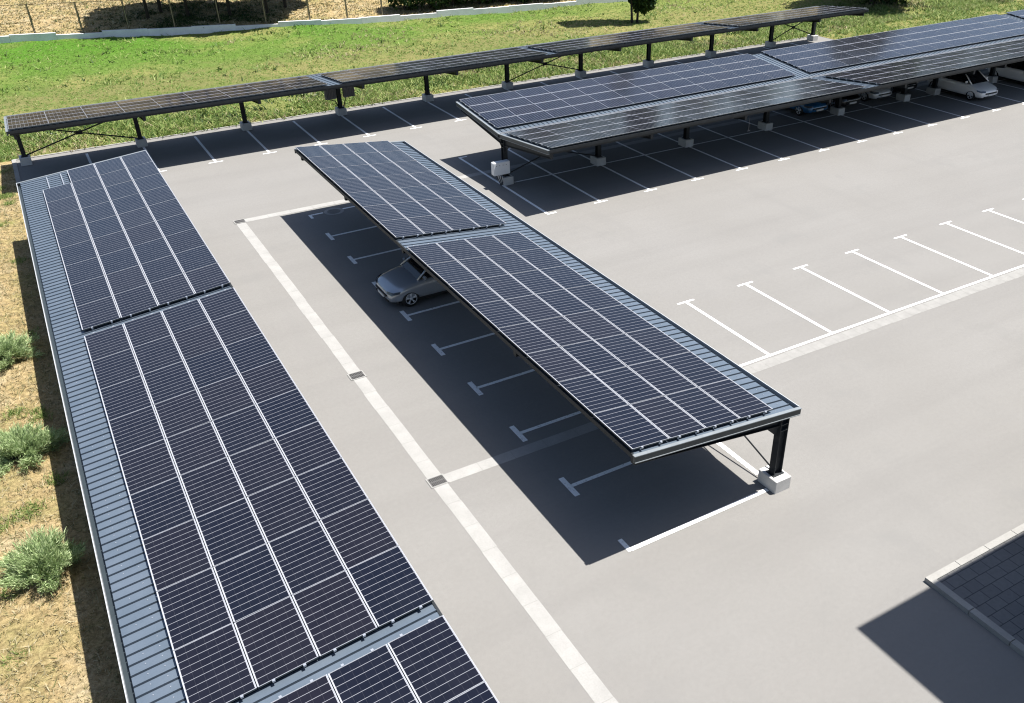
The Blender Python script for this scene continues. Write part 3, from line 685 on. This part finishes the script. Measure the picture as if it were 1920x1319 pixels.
for z in (2.7,):
    b = MB()
    for xa, xb_ in zip(fx, fx[1:]): b.tube((xa, wall_y(xa)+.18, z), (xb_, wall_y(xb_)+.18, z), .018, 'rust', 5)
    b.build('rail', fe)
b = MB()
for xa, xb_ in zip(fx, fx[1:]):
    for z in np.linspace(.5, 2.6, 9): b.tube((xa, wall_y(xa)+.18, z), (xb_, wall_y(xb_)+.18, z), .003, 'rust', 3)
b.build('wire', fe)

# ------------------------------------------------------------------ vegetation
def leaves(centers, size, up=0.3):
    n = len(centers); d = rng.normal(size=(n, 3)); d /= np.linalg.norm(d, axis=1)[:, None]; d[:, 2] += up; d /= np.linalg.norm(d, axis=1)[:, None]
    a = np.cross(d, rng.normal(size=(n, 3))); a /= np.linalg.norm(a, axis=1)[:, None]; c = np.cross(d, a); s = size*rng.uniform(.6, 1.3, size=(n, 1))
    V = np.empty((n, 4, 3)); V[:, 0] = centers-a*s; V[:, 1] = centers+c*s*.55; V[:, 2] = centers+a*s; V[:, 3] = centers-c*s*.55
    return V.reshape(-1, 3)
def crown_pts(lobes, n):
    out = []; w = np.array([l[3]**2 for l in lobes]); w /= w.sum()
    for l, k in zip(lobes, rng.multinomial(n, w)):
        d = rng.normal(size=(k, 3)); d /= np.linalg.norm(d, axis=1)[:, None]; r = l[3]*rng.uniform(.35, 1.0, size=(k, 1))**.5*(1+.18*np.sin(d[:, :1]*9+l[0])*np.cos(d[:, 1:2]*8))
        out.append(np.array(l[:3])+d*r*np.array([1, 1, l[4] if len(l) > 4 else .8]))
    return np.concatenate(out)
def tree(name, loc, h, rad, base, n, label, cat='tree', group=None, leaf='leaf', lsz=.16, trunks=1, squash=1.0, lean=0.0):
    t = thing(name, loc, label, cat, 0, group); lobes = []
    nl = 9; b = MB()
    for k in range(nl):
        a = k*2.4; u = (k+.5)/nl; z = base+(h-base)*u*squash; rr = rad*(1-.55*abs(u-.4))
        off = rad*.45*(1-.5*u); lobes.append((math.cos(a)*off, math.sin(a)*off+lean, z, rr*.75, .95))
    for q in range(trunks):
        ox = (q-(trunks-1)/2)*.5; b.tube((ox, 0, -.4), (ox*1.4, .05, base+.4), .03*rad+.06, 'bark', 8, .02*rad+.05); b.tube((ox*1.4, .05, base+.4), (ox*.5, lean, h*.85), .02*rad+.05, 'bark', 8, .02)
    for l in lobes[:7]: b.tube((0, 0, max(base*.7, l[2]-rad*.8)), (l[0], l[1], l[2]), .05, 'bark', 5, .015)
    b.build('trunk', t)
    link('crown', soup('crown', leaves(crown_pts(lobes, n), lsz), M[leaf], 4), t); return t
# trees behind the wall
K = 0
for (x, dy, h, r, bs, lab) in [(4.3, 3.6, 9.5, 2.9, 4.3, 'leafy tree behind the fence at the left end of the shaded slope'), (7.4, 3.8, 10, 3.1, 4.3, 'leafy tree behind the fence left of the middle of the shaded slope'), (10.6, 3.5, 9.5, 3.1, 4.2, 'leafy tree behind the fence right of the middle of the shaded slope'), (13.6, 3.7, 9.5, 2.7, 4.1, 'leafy tree behind the fence where the shade meets the sunlit dead leaves'), (5.6, 5.4, 11, 3.3, 4.4, 'tall tree up the slope behind the shaded stretch of fence'), (10.0, 5.2, 11, 3.3, 4.4, 'tall tree up the slope behind the middle of the shaded stretch'), (15.5, 5.4, 11, 3.2, 4.2, 'tall tree up the slope to the right of the shaded stretch')]:
    tree('leafy_tree', (x, wall_y(x)+dy, .4), h, r, bs, 12000, lab, 'tree', 'trees behind the low wall', lsz=.34, lean=-1.7 if dy < 4 else 0)
# dense shrubs right behind the wall
sh = None
for k, x in enumerate([24.6, 26.8, 29.0, 31.4, 33.6, 36.0, 38.4, 40.6]):
    lab = ['leftmost dense dark shrub behind the low wall, next to the bare soil', 'dense dark shrub behind the wall, second from the bare soil', 'dense dark shrub behind the wall, third from the bare soil', 'dense dark shrub midway along the green thicket behind the wall', 'dense dark shrub behind the wall just right of the thicket middle', 'dense dark shrub behind the wall, third from the right end of the thicket', 'dense dark shrub behind the wall, second from the right end of the thicket', 'rightmost dense shrub of the thicket where the wall leaves the photo'][k]
    if k % 3 == 0 or sh is None:
        sh = tree('dense_shrub', (x, wall_y(x)+1.9, .3), random.uniform(3.6, 4.6), 1.75, .9, 4200, lab, 'shrub', 'dense shrubs behind the low wall', lsz=.17); o = sh
    else:
        o = copy_tree(sh); o.location = (x, wall_y(x)+random.uniform(1.6, 2.6), .3); o.rotation_euler.z = random.uniform(0, 6); o['label'] = lab
tree('meadow_tree', (39.9, 48.5, 0), 17.0, 1.9, 1.0, 17000, 'dark slender tree on two stems standing alone in the meadow', 'tree', None, lsz=.27, trunks=2)
tree('spreading_tree', (62.0, 42.6, 0), 14.0, 4.6, 1.9, 15000, 'broad tree at the top edge behind the end of the long back carport', 'tree', None, lsz=.32)

# wood far beyond the meadow, above the top of the picture; the low panels mirror it
lob = []; ww = []
for k in range(90):
    x = -30+k*2.3+random.uniform(-1, 1); y = 118-0.33*(x-20)+random.uniform(-7, 7); h = random.uniform(11, 19)
    for q in range(4): lob.append((x+random.gauss(0, 1.5), y+random.gauss(0, 1.2), h*(.25+.2*q), random.uniform(2.2, 3.6), .95))
    for q in range(2): lob.append((x+random.gauss(0, 1), y-7-4*q, 1.6+1.4*q, 2.3, .8))
    ww.append((x, y, h))
wood = thing('distant_wood', (0, 0, 0), 'far dark wood beyond the meadow', 'wood'); wood['kind'] = 'stuff'
link('crown', soup('crown', leaves(crown_pts(lob, 80000), .75), M['woodleaf'], 4), wood)
b = MB()
for x, y, h in ww: b.tube((x, y, 2), (x, y, h*.7), .22, 'bark', 6, .1)
b.build('trunk', wood)

# junipers on the verge
def juniper(loc, r, h, label):
    t = thing('juniper_bush', loc, label, 'bush', 0, 'grey green bushes on the dry verge'); V = []; b = MB()
    nb = 80
    for k in range(nb):
        a = rng.uniform(0, 2*math.pi); el = rng.uniform(.12, 1.25); ln = r*rng.uniform(.7, 1.12)*(math.cos(el)**.3)
        d = np.array([math.cos(a)*math.cos(el), math.sin(a)*math.cos(el), math.sin(el)*h/r]); tip = d*ln
        b.tube((0, 0, .05), tuple(tip*.8), .014, 'bark', 4, .004)
        for m in range(190):
            u = rng.uniform(.3, 1.0)**.7; p = tip*u+np.array([0, 0, -.10*u*u]); dd = d*.9+rng.normal(size=3)*.42+np.array([0, 0, .25]); dd /= np.linalg.norm(dd); s = rng.uniform(.09, .24)*(1.15-.4*u)
            w = np.cross(dd, rng.normal(size=3)); w /= np.linalg.norm(w); w *= .0105
            p = p+rng.normal(size=3)*.05; V += [p-w, p+w, p+dd*s]
    b.build('stem', t); link('foliage', soup('foliage', np.array(V), M['juniper'], 3), t)
juniper((-9.30, 13.0, 0), 1.06, 1.0, 'grey green bush at the left edge, farthest of the three along the carport')
juniper((-9.25, 6.9, 0), 1.10, 1.1, 'grey green bush on the dry verge, middle of the three, beside the carport')
juniper((-9.12, 1.55, 0), 0.92, 1.25, 'grey green bush with bare stems showing, nearest the camera on the dry verge')

def tufts(name, P, hmin, hmax, width, mat, blades=4, lean=.5):
    n = len(P); B = np.repeat(P, blades, axis=0); N = len(B)
    B = B+np.c_[rng.normal(size=(N, 2))*width*2.5, np.zeros(N)]; a = rng.uniform(0, 2*np.pi, N); h = rng.uniform(hmin, hmax, N)
    w = np.c_[np.cos(a), np.sin(a), np.zeros(N)]*width; l = np.c_[rng.normal(size=(N, 2))*lean*h[:, None], h]
    V = np.empty((N, 3, 3)); V[:, 0] = B-w; V[:, 1] = B+w; V[:, 2] = B+l
    o = link(name, soup(name, V.reshape(-1, 3), M[mat], 3)); return tag(o, kind='stuff')
def rear_pts(n, y0, y1, x0=-12, x1=75, clump=0.0):
    P = np.c_[rng.uniform(x0, x1, n), y0+(y1-y0)*rng.uniform(0, 1, n)]
    if clump > 0:
        c = np.c_[rng.uniform(x0, x1, int(n*clump)), rng.uniform(y0, y1, int(n*clump))]; P = c[rng.integers(0, len(c), n)]+rng.normal(size=(n, 2))*.35
    keep = np.array([(25.6 if x > 48.7 else EDGE+.05) < y < wall_y(x)-.15 for x, y in P]); P = P[keep]
    return np.c_[P, [-.03+fade(y)*(.05+gz(x, y)) if not (x > 48.7 and y < 36.2) else .012+min(1, (x-48.6)/2, (y-25.5)/2)*(.09+abs(gz(x, y))) for x, y in P]]
o = tufts('meadow_blades', np.concatenate([rear_pts(42000, EDGE, 72), rear_pts(9000, 25.6, 36, 48.8, 78)]), .03, .10, .026, 'blade', 4, 1.1); tag(o, 'short green and yellow grass of the meadow', 'grass')
def patchy(P, sc, lo):
    f = np.sin(P[:, 0]*sc+1.7*np.sin(P[:, 1]*sc*.7))+np.sin(P[:, 1]*sc*1.3+1.3*np.sin(P[:, 0]*sc*.6))+.6*np.sin(P[:, 0]*sc*3.1+P[:, 1]*sc*2.7); return P[f+rng.normal(size=len(P))*.7 > lo]
o = tufts('tall_weeds', np.concatenate([patchy(rear_pts(24000, EDGE, 41.5), .55, -.2), patchy(rear_pts(9000, 41, 66), .6, 1.0), patchy(rear_pts(5000, 25.6, 36, 48.8, 78), .6, .4)]), .06, .30, .045, 'weed', 4, 1.0); tag(o, 'rough green weeds along the back of the parking lot', 'weeds')
o = tufts('dead_grass', patchy(rear_pts(9000, EDGE, 60, 8, 75), .4, 1.0), .06, .22, .03, 'straw', 4, .8); tag(o, 'bleached dead grass in patches on the meadow', 'grass')
o = tufts('scrub', np.concatenate([patchy(rear_pts(5000, EDGE+.4, 44), .9, 1.1), patchy(rear_pts(1000, 45, 66), .5, 1.6)]), .10, .34, .06, 'leaf', 4, .9); tag(o, 'dark rough scrub scattered behind the back carport', 'scrub')
o = tufts('dry_stalks', patchy(rear_pts(9000, EDGE, 43), .7, .3), .08, .30, .03, 'straw', 4, .8); tag(o, 'pale dry stalks among the weeds behind the back carport', 'dry stalks')
P = patchy(rear_pts(1500, 38.5, 44, -10, 14), .8, 1.5); o = tufts('white_wildflowers', P+np.array([0, 0, .16]), .01, .04, .03, 'flower', 4, 1.2); tag(o, 'small white wildflowers among the weeds', 'flowers')
n = 15000; P = np.c_[rng.uniform(-14, -8.05, n), rng.uniform(-12, 35, n)]; P = np.c_[P, [-.02+min(1, (-7.9-x)/2)*(.04+.5*gz(x*1.6, y*1.6)) for x, y in P]]
o = tufts('dry_verge_grass', P, .03, .13, .012, 'straw', 4, 1.0); tag(o, 'short straw coloured grass on the verge beside the left carport', 'grass')
c = np.c_[rng.uniform(-13, -8.3, 60), rng.uniform(-8, 35, 60)]; Q = c[rng.integers(0, 60, 3500)]+rng.normal(size=(3500, 2))*.16; Q = Q[Q[:, 0] < -8.05]; Q = np.c_[Q, np.full(len(Q), .0)]
o = tufts('verge_weeds', Q, .03, .12, .012, 'weed', 4, .8); tag(o, 'patches of low green weeds on the dry verge', 'weeds')
n = 9000; P = np.c_[rng.uniform(-12, 48, n), rng.uniform(.2, 14, n)]; P = np.array([(x, wall_y(x)+d, slope_z(x, wall_y(x)+d)) for x, d in P])
o = tufts('slope_litter', P, .04, .16, .06, 'straw', 4, 1.3); tag(o, 'dead leaves and dry stalks on the slope behind the wall', 'leaf litter')
n = 2600; P = np.c_[rng.normal(8.3, 3.4, n), np.abs(rng.normal(3.5, 3.0, n))+.3]; P = np.array([(x, wall_y(x)+d, slope_z(x, wall_y(x)+d)) for x, d in P if d < 11]); P = patchy(P, 1.1, -.3)
o = tufts('shade_undergrowth', P, .04, .20, .06, 'leaf', 4, 1.3); tag(o, 'dark low undergrowth in the shade behind the wall', 'undergrowth')
